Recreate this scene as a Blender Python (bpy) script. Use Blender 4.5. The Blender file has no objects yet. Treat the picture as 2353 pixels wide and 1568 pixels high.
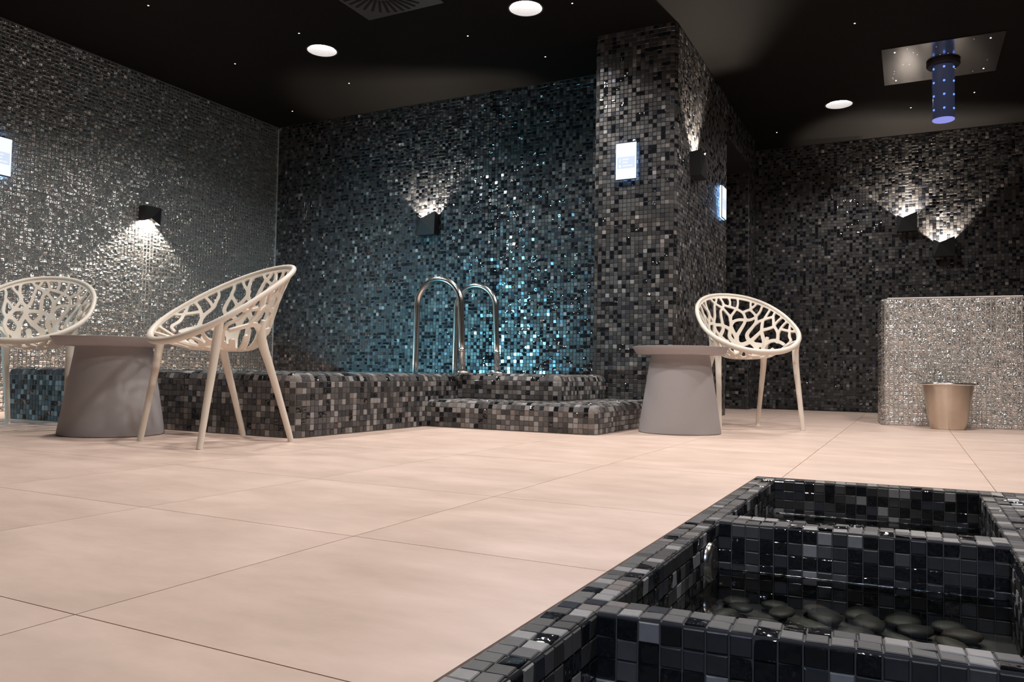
import bpy, bmesh, math, random
import numpy as np
from mathutils import Vector, Matrix

# ------------------------------------------------------------------ camera, world, lights, exposure
SC = bpy.context.scene
COL = SC.collection
R_ = Vector((0.89076589, 0.454137, 0.01719637)); U_ = Vector((0.00299228, -0.04369891, 0.99904027)); F_ = Vector((-0.45445262, 0.88985953, 0.0402844))
CAM_Z = 0.33
FPX = 1793.56
cd = bpy.data.cameras.new('camera'); cam = bpy.data.objects.new('camera', cd); COL.objects.link(cam)
cam.matrix_world = Matrix(((R_.x, U_.x, -F_.x, 0), (R_.y, U_.y, -F_.y, 0), (R_.z, U_.z, -F_.z, CAM_Z), (0, 0, 0, 1)))
cd.sensor_fit = 'HORIZONTAL'; cd.sensor_width = 36.0; cd.lens = FPX / 2353 * 36.0
cd.clip_start = 0.02; cd.clip_end = 60
SC.camera = cam
SC.view_settings.view_transform = 'Standard'
try: SC.view_settings.look = 'None'
except Exception: pass
SC.view_settings.gamma = 1.0
SC.view_settings.exposure = 0.0
SC.view_settings.use_curve_mapping = False
SC.cycles.max_bounces = 8; SC.cycles.diffuse_bounces = 4; SC.cycles.glossy_bounces = 4; SC.cycles.transparent_max_bounces = 8
SC.cycles.sample_clamp_indirect = 6.0
SC.cycles.use_denoising = True
W = bpy.data.worlds.new('World'); SC.world = W; W.use_nodes = True
W.node_tree.nodes['Background'].inputs[0].default_value = (0.6, 0.65, 0.7, 1)
W.node_tree.nodes['Background'].inputs[1].default_value = 0.004

def spot(name, loc, power, size=144, blend=0.75, radius=0.09, col=(1, 0.945, 0.905), direction=(0, 0, -1)):
    l = bpy.data.lights.new(name, 'SPOT'); l.energy = power; l.spot_size = math.radians(size); l.spot_blend = blend
    l.shadow_soft_size = radius; l.color = col
    o = bpy.data.objects.new(name, l); COL.objects.link(o); o.location = loc
    o.rotation_euler = Vector(direction).to_track_quat('-Z', 'Y').to_euler()
    return o
CEIL = 2.725
DOWN = 100.0
LAMPS_SEEN = [(-3.931, 4.477), (-2.245, 4.511), (-0.549, 7.289)]
LAMPS_UNSEEN = [(-3.93, 2.6), (-2.24, 2.6), (-0.55, 2.6), (-0.55, 4.5), (0.36, 5.15), (0.75, 2.6), (-0.30, 0.95)]  # out-of-view beams without fixtures, added to light floor, bath and partition
for i, (x, y) in enumerate(LAMPS_SEEN + LAMPS_UNSEEN):
    spot('downlight_beam', (x, y, CEIL + 0.012), DOWN * (1.3 if y == 5.15 else 1.0))
WARM = (1.0, 0.86, 0.72)
# wall lamp beams: (position, direction)
BEAMS = [((-3.775, 5.769 - 0.055, 1.62), (0, 0.05, 1), 85.0), ((-5.593 + 0.055, 4.305, 1.565), (-0.05, 0, -1), 190.0), ((-1.40 + 0.055, 5.60, 1.87), (-0.05, 0, 1), 85.0),
         ((-0.02, 8.465 - 0.055, 1.85), (0, 0.05, 1), 85.0), ((0.29, 8.465 - 0.055, 1.58), (0, 0.05, 1), 85.0)]
for p, d, e in BEAMS:
    spot('wall_lamp_beam', p, e, 110, 0.25, 0.012, WARM, d)
# underwater style pool lights just under the rim, then two fill spots added out of view
def area(name, loc, power, sx, sy, col, direction):
    l = bpy.data.lights.new(name, 'AREA'); l.shape = 'RECTANGLE'; l.size = sx; l.size_y = sy; l.energy = power; l.color = col
    o = bpy.data.objects.new(name, l); COL.objects.link(o); o.location = loc
    o.rotation_euler = Vector(direction).to_track_quat('-Z', 'Z').to_euler()
    return o
POOLC = (0.20, 0.67, 0.86)
for px_, e_, sp_ in ((-4.16, 20.0, 84), (-4.45, 9.0, 74)):
    pl = area('pool_light', (px_, 3.085, 0.235), e_, 0.16, 0.04, POOLC, (0.33 if e_ > 10 else 0.12, 1, 0.16)); pl.data.spread = math.radians(sp_)
spot('foot_bath_fill_spot', (0.30, -1.30, 2.65), 170, 26, 0.7, 0.06, (0.62, 0.74, 1.0), (-0.35, 2.75, -2.75))  # cool fill light added behind the camera to lift the foot bath walls
spot('cyan_fill_spot', (-5.50, 0.60, 0.55), 90, 34, 0.5, 0.04, (0.12, 0.6, 0.85), (1.0, 2.25, -0.36))  # unseen, added low at left to tint the pool front cyan

# ------------------------------------------------------------------ helpers
rnd = random.Random(11)
NP = np.random.RandomState(5)
def link(o, parent=None):
    COL.objects.link(o)
    if parent is not None: o.parent = parent
    return o
def thing(name, label, cat, loc=(0, 0, 0), rz=0.0, group=None):
    o = bpy.data.objects.new(name, None); link(o); o.location = loc; o.rotation_euler = (0, 0, rz)
    o.empty_display_size = 0.05
    o['label'] = label; o['category'] = cat
    if group: o['group'] = group
    return o
def tag(o, label, cat, group=None):
    o['label'] = label; o['category'] = cat
    if group: o['group'] = group
    return o
def structure(o):
    o['kind'] = 'structure'; return o
def mesh_obj(name, bm, mat, parent=None, smooth=False):
    me = bpy.data.meshes.new(name); bm.normal_update(); bm.to_mesh(me); bm.free()
    for m in (mat if isinstance(mat, (list, tuple)) else [mat]): me.materials.append(m)
    if smooth: me.polygons.foreach_set('use_smooth', [True] * len(me.polygons))
    return link(bpy.data.objects.new(name, me), parent)
def np_mesh(name, V, Q, mats, midx=None, smooth=False):
    me = bpy.data.meshes.new(name); V = np.ascontiguousarray(V, np.float32); Q = np.ascontiguousarray(Q, np.int32)
    n, k = Q.shape
    me.vertices.add(len(V)); me.vertices.foreach_set('co', V.ravel())
    me.loops.add(n * k); me.loops.foreach_set('vertex_index', Q.ravel())
    me.polygons.add(n); me.polygons.foreach_set('loop_start', np.arange(0, n * k, k, dtype=np.int32))
    for m in mats: me.materials.append(m)
    if midx is not None: me.polygons.foreach_set('material_index', np.asarray(midx, np.int32))
    me.polygons.foreach_set('use_smooth', np.full(n, smooth))
    me.update(calc_edges=True); me.validate()
    return me
def box(bm, x0, x1, y0, y1, z0, z1):
    v = [bm.verts.new(p) for p in [(x0, y0, z0), (x1, y0, z0), (x1, y1, z0), (x0, y1, z0), (x0, y0, z1), (x1, y0, z1), (x1, y1, z1), (x0, y1, z1)]]
    for f in [(0, 3, 2, 1), (4, 5, 6, 7), (0, 1, 5, 4), (1, 2, 6, 5), (2, 3, 7, 6), (3, 0, 4, 7)]: bm.faces.new([v[i] for i in f])
    return v
def bevel(bm, w, seg=2, sel=None):
    e = [x for x in bm.edges if (sel is None or sel(x))]
    bmesh.ops.bevel(bm, geom=e, offset=w, segments=seg, profile=0.5, affect='EDGES', clamp_overlap=True)
def lathe(bm, prof, seg=48, cx=0, cy=0):
    rings = []
    for r, z in prof:
        if r < 1e-6: rings.append([bm.verts.new((cx, cy, z))])
        else: rings.append([bm.verts.new((cx + r * math.cos(2 * math.pi * i / seg), cy + r * math.sin(2 * math.pi * i / seg), z)) for i in range(seg)])
    for a, b in zip(rings[:-1], rings[1:]):
        for i in range(seg):
            j = (i + 1) % seg
            if len(a) == 1 and len(b) == 1: continue
            if len(a) == 1: bm.faces.new((a[0], b[i], b[j]))
            elif len(b) == 1: bm.faces.new((a[i], a[j], b[0]))
            else: bm.faces.new((a[i], a[j], b[j], b[i]))
def tube(bm, pts, radii, seg=12, closed=False, squash=1.0):
    pts = [Vector([float(q) for q in p]) for p in pts]; n = len(pts); rings = []
    up = None
    for i, p in enumerate(pts):
        if closed: t = pts[(i + 1) % n] - pts[i - 1]
        else: t = pts[min(i + 1, n - 1)] - pts[max(i - 1, 0)]
        t.normalize()
        if up is None:
            a = Vector((0, 0, 1)) if abs(t.z) < 0.9 else Vector((1, 0, 0))
            up = (a - a.dot(t) * t).normalized()
        else: up = (up - up.dot(t) * t).normalized()
        s = t.cross(up); r = float(radii[i] if hasattr(radii, '__len__') else radii)
        rings.append([bm.verts.new(p + r * (math.cos(2 * math.pi * k / seg) * up * squash + math.sin(2 * math.pi * k / seg) * s)) for k in range(seg)])
    m = n if closed else n - 1
    off = 0
    if closed:   # match the seam
        a0 = rings[-1][0].co; off = min(range(seg), key=lambda k: (rings[0][k].co - a0).length)
    for i in range(m):
        a, b = rings[i], rings[(i + 1) % n]; o = off if (closed and i == n - 1) else 0
        for k in range(seg):
            bm.faces.new((a[k], a[(k + 1) % seg], b[(k + 1 + o) % seg], b[(k + o) % seg]))
    if not closed:
        bm.faces.new(rings[0][::-1]); bm.faces.new(rings[-1])
def fix(bm): bmesh.ops.recalc_face_normals(bm, faces=bm.faces[:])

# ------------------------------------------------------------------ materials
def new_mat(name):
    m = bpy.data.materials.new(name); m.use_nodes = True
    nt = m.node_tree; return m, nt, nt.nodes['Principled BSDF']
def mat(name, col, rough=0.5, metal=0.0, var=0.0, vscale=20.0, bump=0.0, bscale=60.0, bdist=0.002, spec=0.5, aniso=None, coat=0.0):
    m, nt, p = new_mat(name)
    p.inputs['Roughness'].default_value = rough; p.inputs['Metallic'].default_value = metal
    p.inputs['Base Color'].default_value = (*col, 1); p.inputs['Specular IOR Level'].default_value = spec
    if coat: p.inputs['Coat Weight'].default_value = coat; p.inputs['Coat Roughness'].default_value = 0.08
    geo = nt.nodes.new('ShaderNodeNewGeometry')
    if var:
        n = nt.nodes.new('ShaderNodeTexNoise'); n.inputs['Scale'].default_value = vscale; n.inputs['Detail'].default_value = 3
        nt.links.new(geo.outputs['Position'], n.inputs['Vector'])
        mx = nt.nodes.new('ShaderNodeMix'); mx.data_type = 'RGBA'
        mx.inputs[6].default_value = (*[c * (1 - var) for c in col], 1); mx.inputs[7].default_value = (*[min(1, c * (1 + var)) for c in col], 1)
        nt.links.new(n.outputs['Fac'], mx.inputs[0]); nt.links.new(mx.outputs[2], p.inputs['Base Color'])
    if bump:
        n2 = nt.nodes.new('ShaderNodeTexNoise'); n2.inputs['Scale'].default_value = bscale; n2.inputs['Detail'].default_value = 1.5
        v = geo.outputs['Position']
        if aniso:
            mp = nt.nodes.new('ShaderNodeVectorMath'); mp.operation = 'MULTIPLY'; mp.inputs[1].default_value = aniso
            nt.links.new(v, mp.inputs[0]); v = mp.outputs[0]
        nt.links.new(v, n2.inputs['Vector'])
        b = nt.nodes.new('ShaderNodeBump'); b.inputs['Strength'].default_value = bump; b.inputs['Distance'].default_value = bdist
        nt.links.new(n2.outputs['Fac'], b.inputs['Height']); nt.links.new(b.outputs['Normal'], p.inputs['Normal'])
    return m
def emit(name, col, strength):
    m, nt, p = new_mat(name)
    p.inputs['Base Color'].default_value = (0.02, 0.02, 0.02, 1)
    p.inputs['Emission Color'].default_value = (*col, 1); p.inputs['Emission Strength'].default_value = strength
    return m
TILE = [mat('tile_black_glass', (0.010, 0.011, 0.014), 0.08, 0, 0.2, 60, 0.9, 45, 0.004, 0.9),
        mat('tile_charcoal_stone', (0.042, 0.041, 0.041), 0.42, 0, 0.25, 90, 0.05, 200, 0.001),
        mat('tile_grey_stone', (0.088, 0.086, 0.086), 0.42, 0, 0.2, 90, 0.05, 200, 0.001),
        mat('tile_pale_stone', (0.29, 0.28, 0.275), 0.30, 0, 0.15, 90, 0.05, 200, 0.001),
        mat('tile_taupe_stone', (0.19, 0.168, 0.157), 0.32, 0, 0.2, 90, 0.05, 200, 0.001),
        mat('tile_steel_glaze', (0.17, 0.185, 0.22), 0.20, 0.85, 0.2, 60, 0.12, 60, 0.003)]
TILE_W = np.array([0.26, 0.34, 0.22, 0.055, 0.05, 0.075])
M_GROUT = mat('grout_grey', (0.20, 0.185, 0.175), 0.85, 0, 0.15, 60)
M_GROUT_DARK = mat('grout_charcoal', (0.085, 0.08, 0.078), 0.8, 0, 0.15, 60)
M_SILVER = mat('tile_silver_glass', (0.80, 0.81, 0.795), 0.19, 0.95, 0.1, 60, 1.0, 105, 0.0055)
M_PART_GROUT = mat('grout_pale', (0.48, 0.46, 0.45), 0.6, 0, 0.1, 60)
M_SILVER_GROUT = mat('grout_silver', (0.26, 0.255, 0.25), 0.6, 0, 0.1, 60)
M_CEIL = mat('ceiling_black_paint', (0.0098, 0.0091, 0.0086), 0.75, 0, 0.1, 4, 0.1, 200, 0.001, 0.06)
M_DARK = mat('dark_plaster', (0.05, 0.048, 0.047), 0.7, 0, 0.1, 6)
M_LAMPBLACK = mat('matt_black_metal', (0.012, 0.012, 0.013), 0.55, 0.0, 0.1, 30, 0.05, 300, 0.0005, 0.35)
M_CHAIR = mat('chair_cream_plastic', (0.76, 0.69, 0.60), 0.42, 0, 0.03, 8, 0.04, 400, 0.0004)
M_TABLE = mat('table_grey_plastic', (0.365, 0.342, 0.348), 0.62, 0, 0.06, 250, 0.25, 500, 0.0008)
M_STEEL = mat('polished_steel', (0.78, 0.76, 0.73), 0.20, 1.0, 0.05, 10)
M_BUCKET = mat('brushed_steel_warm', (0.66, 0.57, 0.48), 0.30, 1.0, 0.06, 30, 0.06, 60, 0.0006, 0.5, (1, 1, 12))
M_BUCKET.node_tree.nodes['Principled BSDF'].inputs['Anisotropic'].default_value = 0.9
M_BUCKET.node_tree.nodes['Principled BSDF'].inputs['Anisotropic Rotation'].default_value = 0.25
_tn = M_BUCKET.node_tree.nodes.new('ShaderNodeTangent'); _tn.direction_type = 'RADIAL'; _tn.axis = 'Z'; M_BUCKET.node_tree.links.new(_tn.outputs[0], M_BUCKET.node_tree.nodes['Principled BSDF'].inputs['Tangent'])
M_PLATE = mat('mirror_steel', (0.62, 0.60, 0.58), 0.17, 1.0, 0.05, 10)
M_WHITE = mat('white_enamel', (0.75, 0.72, 0.70), 0.4)
M_VENT = mat('vent_grey_metal', (0.085, 0.083, 0.083), 0.40, 0.4, 0.05, 10)
M_BLACK = mat('slot_black', (0.004, 0.004, 0.004), 0.9)
M_LENS = emit('lamp_lens', (1.0, 0.96, 0.94), 18.0)
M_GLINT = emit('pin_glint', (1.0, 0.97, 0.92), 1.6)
M_STAR = emit('star_lens', (1.0, 0.95, 0.85), 6.0)
M_SCREEN = emit('screen_glow', (0.90, 0.95, 1.0), 1.06)
M_SCREEN2 = emit('screen_band', (0.72, 0.82, 1.0), 0.95)
M_GLYPH = emit('screen_glyphs', (1.0, 1.0, 1.0), 1.0)
M_HALO = emit('screen_backlight', (0.30, 0.55, 1.0), 5.0)
M_LEDB = emit('blue_led', (0.15, 0.29, 1.0), 1.5)
M_LEDCAP = emit('tube_end_glow', (0.33, 0.35, 0.95), 0.8)
M_TUBE = mat('led_lit_acrylic', (0.06, 0.08, 0.14), 0.08, 0, 0.1, 10, spec=0.8)
M_TUBE.node_tree.nodes['Principled BSDF'].inputs['Emission Color'].default_value = (0.09, 0.115, 0.24, 1)  # faint blue glow put in for LED light inside the clear tube
M_TUBE.node_tree.nodes['Principled BSDF'].inputs['Emission Strength'].default_value = 0.16
STONE = [mat('stone_grey', (0.050, 0.047, 0.041), 0.5, 0, 0.35, 40), mat('stone_green_grey', (0.038, 0.039, 0.036), 0.5, 0, 0.3, 40), mat('stone_brown', (0.072, 0.060, 0.048), 0.5, 0, 0.3, 40)]
def floor_mat():
    m, nt, p = new_mat('floor_beige_porcelain')
    geo = nt.nodes.new('ShaderNodeNewGeometry'); oi = nt.nodes.new('ShaderNodeObjectInfo')
    off = nt.nodes.new('ShaderNodeVectorMath'); off.operation = 'ADD'
    sc = nt.nodes.new('ShaderNodeVectorMath'); sc.operation = 'SCALE'; sc.inputs[0].default_value = (17, 31, 7); nt.links.new(oi.outputs['Random'], sc.inputs[3])
    st = nt.nodes.new('ShaderNodeVectorMath'); st.operation = 'MULTIPLY'; st.inputs[1].default_value = (1.0, 2.2, 1)
    nt.links.new(geo.outputs['Position'], st.inputs[0]); nt.links.new(st.outputs[0], off.inputs[0]); nt.links.new(sc.outputs[0], off.inputs[1])
    n = nt.nodes.new('ShaderNodeTexNoise'); n.inputs['Scale'].default_value = 3.2; n.inputs['Detail'].default_value = 6; n.inputs['Roughness'].default_value = 0.62
    nt.links.new(off.outputs[0], n.inputs['Vector'])
    r = nt.nodes.new('ShaderNodeValToRGB')
    e = r.color_ramp.elements; e[0].position = 0.30; e[0].color = (0.57, 0.428, 0.352, 1); e[1].position = 0.72; e[1].color = (0.77, 0.592, 0.508, 1)
    nt.links.new(n.outputs['Fac'], r.inputs[0]); nt.links.new(r.outputs[0], p.inputs['Base Color'])
    p.inputs['Roughness'].default_value = 0.42; p.inputs['Specular IOR Level'].default_value = 0.35
    return m
M_FLOOR = floor_mat()
M_JOINT = mat('floor_joint', (0.25, 0.20, 0.17), 0.9)
def water_mat(name, tint, scale):
    m = bpy.data.materials.new(name); m.use_nodes = True; nt = m.node_tree; nt.nodes.clear()
    out = nt.nodes.new('ShaderNodeOutputMaterial'); mx = nt.nodes.new('ShaderNodeMixShader'); fr = nt.nodes.new('ShaderNodeFresnel'); fr.inputs[0].default_value = 1.33
    t = nt.nodes.new('ShaderNodeBsdfTransparent'); t.inputs[0].default_value = (*tint, 1); g = nt.nodes.new('ShaderNodeBsdfGlossy'); g.inputs['Roughness'].default_value = 0.02
    geo = nt.nodes.new('ShaderNodeNewGeometry'); n = nt.nodes.new('ShaderNodeTexNoise'); n.inputs['Scale'].default_value = scale
    b = nt.nodes.new('ShaderNodeBump'); b.inputs['Strength'].default_value = 0.05; b.inputs['Distance'].default_value = 0.01
    nt.links.new(geo.outputs['Position'], n.inputs['Vector']); nt.links.new(n.outputs['Fac'], b.inputs['Height'])
    nt.links.new(b.outputs['Normal'], g.inputs['Normal']); nt.links.new(b.outputs['Normal'], fr.inputs['Normal'])
    nt.links.new(fr.outputs[0], mx.inputs[0]); nt.links.new(t.outputs[0], mx.inputs[1]); nt.links.new(g.outputs[0], mx.inputs[2]); nt.links.new(mx.outputs[0], out.inputs[0])
    return m
M_EDGE = mat('wet_edge', (0.012, 0.013, 0.014), 0.10, 0, 0, 20, 0.5, 55, 0.003, 1.0)
M_WATER = water_mat('water_clear', (0.72, 0.74, 0.71), 9.0)
M_POOLWATER = water_mat('water_pool', (0.35, 0.75, 0.85), 6.0)

# ------------------------------------------------------------------ mosaic builder
PITCH = 0.0295
class Mosaic:
    """collects little tiles (centre, two half axes, normal, kind); the largest in the photo become single parts, the rest one stuff part"""
    def __init__(s, mats, weights, th=0.004, gap=0.0024, bev=0.0016, tilt=0.012, vert=1.6):
        s.c = []; s.u = []; s.v = []; s.n = []; s.k = []; s.mats = mats; s.w = np.array(weights) / np.sum(weights); s.th = th; s.gap = gap; s.bev = bev; s.tilt = tilt; s.vert = vert
    def grid(s, O, Uv, Vv, pitch=PITCH, mask=None, nu=None, nv=None):
        """tiles over the parallelogram O + a*U + b*V (full edge vectors); normal = U x V"""
        O, Uv, Vv = (np.array(a, float) for a in (O, Uv, Vv))
        lu, lv = np.linalg.norm(Uv), np.linalg.norm(Vv)
        nu = nu or max(1, int(round(lu / pitch))); nv = nv or max(1, int(round(lv / pitch)))
        a, b = np.meshgrid((np.arange(nu) + .5) / nu, (np.arange(nv) + .5) / nv, indexing='ij')
        a = a.ravel(); b = b.ravel()
        C = O + a[:, None] * Uv + b[:, None] * Vv
        if mask is not None:
            k = mask(C); C = C[k]
        n = np.cross(Uv, Vv); n /= np.linalg.norm(n)
        m = len(C)
        s.c.append(C); s.u.append(np.tile(Uv / nu / 2, (m, 1))); s.v.append(np.tile(Vv / nv / 2, (m, 1))); s.n.append(np.tile(n, (m, 1)))
        s.k.append(NP.choice(len(s.mats), m, p=s.w))
    def build(s, parent, singles=0, name_one='mosaic_tile', name_rest='mosaic'):
        C = np.concatenate(s.c); Uh = np.concatenate(s.u); Vh = np.concatenate(s.v); N = np.concatenate(s.n); K = np.concatenate(s.k)
        m = len(C)
        lu = np.linalg.norm(Uh, axis=1, keepdims=True); lv = np.linalg.norm(Vh, axis=1, keepdims=True)
        ud = Uh / lu; vd = Vh / lv
        tx = NP.normal(0, s.tilt, (m, 1)); ty = NP.normal(0, s.tilt * s.vert, (m, 1))
        glass = (K == 0)[:, None] * 1.8 + 1.0
        N2 = N + ud * tx * glass + vd * ty * glass; N2 /= np.linalg.norm(N2, axis=1, keepdims=True)
        ud2 = ud - (ud * N2).sum(1, keepdims=True) * N2; ud2 /= np.linalg.norm(ud2, axis=1, keepdims=True)
        vd2 = np.cross(N2, ud2)
        one = np.zeros(m, bool)
        if singles:
            D = C - np.array([0, 0, CAM_Z]); z = D @ np.array(F_); d = np.linalg.norm(D, axis=1)
            x = D @ np.array(R_) / np.maximum(z, 1e-3) * FPX; y = D @ np.array(U_) / np.maximum(z, 1e-3) * FPX
            face = -(D * N).sum(1) / d
            ok = (z > 0.2) & (np.abs(x) < 1170) & (np.abs(y) < 780) & (face > 0.02)
            size = np.where(ok, face * (lu * lv)[:, 0] / d ** 2, -1)
            sel = np.argsort(-size)[:singles]; sel = sel[size[sel] > 0]; one[sel] = True
        hu = lu - s.gap / 2; hv = lv - s.gap / 2
        def ring(a, b, h): return C[:, None, :] + np.stack([-a * ud2 - b * vd2, a * ud2 - b * vd2, a * ud2 + b * vd2, -a * ud2 + b * vd2], 1) + N2[:, None, :] * h
        r0 = ring(hu, hv, -0.001); r1 = ring(hu, hv, s.th - s.bev); r2 = ring(hu - s.bev, hv - s.bev, s.th)
        VV = np.concatenate([r0, r1, r2], 1)       # m,12,3
        base = np.array([[8, 9, 10, 11]] + [[i, (i + 1) % 4, 4 + (i + 1) % 4, 4 + i] for i in range(4)] + [[4 + i, 4 + (i + 1) % 4, 8 + (i + 1) % 4, 8 + i] for i in range(4)])
        rest = ~one; q = int(rest.sum())
        if q:
            Q = (base[None] + 12 * np.arange(q)[:, None, None]).reshape(-1, 4)
            me = np_mesh(name_rest, VV[rest].reshape(-1, 3), Q, s.mats, np.repeat(K[rest], 9))
            o = link(bpy.data.objects.new(name_rest, me), parent); o['kind'] = 'stuff'
        # single tiles share one mesh per kind (a unit tile scaled to its place)
        if one.any():
            a = s.gap / 2 / PITCH * 2; b = s.bev / (PITCH / 2)
            unit = []
            for k in range(len(s.mats)):
                e = 1 - a; f = e - b
                vs = [(x * e, y * e, -0.001) for x, y in ((-1, -1), (1, -1), (1, 1), (-1, 1))] + [(x * e, y * e, s.th - s.bev) for x, y in ((-1, -1), (1, -1), (1, 1), (-1, 1))] + [(x * f, y * f, s.th) for x, y in ((-1, -1), (1, -1), (1, 1), (-1, 1))]
                unit.append(np_mesh(name_one, np.array(vs), base, [s.mats[k]]))
            for i in np.nonzero(one)[0]:
                o = bpy.data.objects.new(name_one, unit[K[i]]); COL.objects.link(o); o.parent = parent
                U, V, n = ud2[i] * lu[i], vd2[i] * lv[i], N2[i]
                o.matrix_local = Matrix(((U[0], V[0], n[0], C[i][0]), (U[1], V[1], n[1], C[i][1]), (U[2], V[2], n[2], C[i][2]), (0, 0, 0, 1)))
def arc_strip(mo, P0, L, d0, d1, r, rows=2, **kw):
    """tile rows round a quarter arc: axis start P0, axis vector L, from outward direction d0 to d1 (unit), radius r"""
    P0, L, d0, d1 = (np.array(a, float) for a in (P0, L, d0, d1))
    for i in range(rows):
        a0, a1 = math.pi / 2 * i / rows, math.pi / 2 * (i + 1) / rows
        p0 = P0 + r * (math.cos(a0) * d0 + math.sin(a0) * d1); p1 = P0 + r * (math.cos(a1) * d0 + math.sin(a1) * d1)
        n = np.cross(L, p1 - p0)
        mid = (p0 + p1) / 2 - P0
        if n @ mid > 0: mo.grid(p0, L, p1 - p0, nv=1, **kw)
        else: mo.grid(p0 + L, -L, p1 - p0, nv=1, **kw)

# ------------------------------------------------------------------ room shell
XL, YB, YR = -5.593, 5.769, 8.465
CX0, CX1, CY0, CY1 = -1.985, -1.40, 5.107, 6.72
# ceiling with round holes for the downlights
def holed_ceiling():
    bm = bmesh.new()
    outer = [bm.verts.new(p) for p in ((XL - .1, -2.6, CEIL), (2.6, -2.6, CEIL), (2.6, YR + .1, CEIL), (XL - .1, YR + .1, CEIL))]
    edges = [bm.edges.new((outer[i], outer[(i + 1) % 4])) for i in range(4)]
    for x, y in LAMPS_SEEN + LAMPS_UNSEEN:
        c = [bm.verts.new((x + 0.112 * math.cos(2 * math.pi * i / 40), y + 0.112 * math.sin(2 * math.pi * i / 40), CEIL)) for i in range(40)]
        edges += [bm.edges.new((c[i], c[(i + 1) % 40])) for i in range(40)]
    bmesh.ops.triangle_fill(bm, use_beauty=True, use_dissolve=False, edges=edges, normal=(0, 0, -1))
    for f in bm.faces:
        if f.normal.z > 0: f.normal_flip()
    bm2 = bmesh.new(); 
    return bm
structure(mesh_obj('ceiling', holed_ceiling(), M_CEIL))
bm = bmesh.new(); box(bm, XL - .1, 2.6, -2.6, YR + .1, CEIL + 0.12, CEIL + 0.2); structure(mesh_obj('ceiling_void', bm, M_DARK))

# floor: slab (joint colour) with every tile its own part; the foot bath pit is left open
SHEAR = 0.07
def fy(y, x): return y + SHEAR * (x + 0.1)
FBX0, FBX1, FBY1, FBY0 = -0.452, 0.95, 2.716, -0.30
bm = bmesh.new()
for x0, x1, y0, y1 in ((XL, FBX0, -2.5, YR), (FBX0, 2.5, fy(FBY1, .4) + 0.1, YR), (FBX1, 2.5, -2.5, fy(FBY1, .4) + 0.1), (FBX0, FBX1, -2.5, FBY0 - 0.1)):
    box(bm, x0, x1, y0, y1, -0.06, -0.0035)
floor = structure(mesh_obj('floor', bm, M_JOINT))
xs = [-5.593 - 0.02] + [-1.6 - 0.606 * i for i in range(6, 0, -1)] + [-1.6, -0.985, -0.376, 0.227] + [0.227 + 0.606 * i for i in range(1, 4)] + [2.5]
ys = [-2.5, -1.71, -1.11, -0.51, 0.085, 0.672, 1.252, 1.84, 2.684] + [2.684 + 0.845 + 0.6 * i for i in range(0, 9)]
def poly_tile(pts):
    bm = bmesh.new(); g = 0.0011
    n = len(pts); P = [Vector(p) for p in pts]; ins = []
    for i in range(n):
        a, b, c = P[i - 1], P[i], P[(i + 1) % n]
        d1 = (b - a).normalized(); d2 = (c - b).normalized()
        n1 = Vector((-d1.y, d1.x)); n2 = Vector((-d2.y, d2.x))
        ins.append(b + (n1 + n2) * g / max(0.3, 1 + n1.dot(n2)) )
    top = [bm.verts.new((p.x, p.y, 0.0)) for p in ins]; lo = [bm.verts.new((p.x, p.y, -0.0045)) for p in ins]
    bm.faces.new(top)
    for i in range(n): bm.faces.new((lo[i], lo[(i + 1) % n], top[(i + 1) % n], top[i]))
    return bm
L0, L1 = fy(FBY1, FBX0), fy(FBY1, FBX1)
for i in range(len(xs) - 1):
    for j in range(len(ys) - 1):
        x0, x1, y0, y1 = xs[i], xs[i + 1], ys[j], ys[j + 1]
        pts = [(x0, y0), (x1, y0), (x1, y1), (x0, y1)]
        if y0 >= YR: continue
        if x0 > -2.6 and x1 < FBX0 - 1.0 and False: continue
        if y1 <= -0.6 or (x0 < -4.9 and y1 < 0.6) or x0 > 1.9: 
            if y1 <= -1.2: continue
        e = fy(FBY1, x0); e1 = fy(FBY1, x1)
        if x1 <= FBX0 or y0 >= max(e, e1): pass
        elif x0 >= FBX1: pass
        elif x0 < FBX0 < x1:
            if y1 > L0 and y0 < L0: pts = [(x0, y0), (FBX0, y0), (FBX0, L0), (x1, e1), (x1, y1), (x0, y1)]
            elif y1 <= L0: pts = [(x0, y0), (FBX0, y0), (FBX0, y1), (x0, y1)]
        elif y1 > e1 and y1 - max(e, e1) > 0.01: pts = [(x0, e), (min(x1, 9), e1), (x1, y1), (x0, y1)]
        elif y1 <= FBY0: pass
        else: continue
        o = mesh_obj('floor_tile', poly_tile([(p[0], p[1]) for p in pts]), M_FLOOR, floor)

# left wall: silver mosaic with pale grout
def wall_box(name, x0, x1, y0, y1, z0, z1, m):
    bm = bmesh.new(); box(bm, x0, x1, y0, y1, z0, z1); return structure(mesh_obj(name, bm, m))
w = wall_box('wall_left', XL - 0.10, XL, -2.5, YB + 0.1, 0, CEIL, M_SILVER_GROUT)
mo = Mosaic([M_SILVER], [1], th=0.005, gap=0.0050, bev=0.0016, tilt=0.045)
mo.grid((XL, YB - 0.008 - 3.6, 0.002), (0, 3.6, 0), (0, 0, CEIL - 0.01), nu=122, nv=92); mo.build(w)
bm = bmesh.new(); box(bm, XL - .001, XL + 0.010, YB - 0.010, YB - 0.001, 0.3, CEIL - 0.02); structure(mesh_obj('trim_1', bm, mat('corner_trim', (0.55, 0.58, 0.58), 0.35)))
# back wall
w = wall_box('wall_back', XL - 0.1, CX0 + 0.3, YB, YB + 0.1, 0, CEIL, M_GROUT_DARK)
mo = Mosaic(TILE, [0.33, 0.30, 0.12, 0.012, 0.012, 0.22], tilt=0.014, vert=8.0)
mo.grid((XL + 0.012, YB, 0.20), (CX0 - XL - 0.012, 0, 0), (0, 0, CEIL - 0.205)); mo.build(w)
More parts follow.
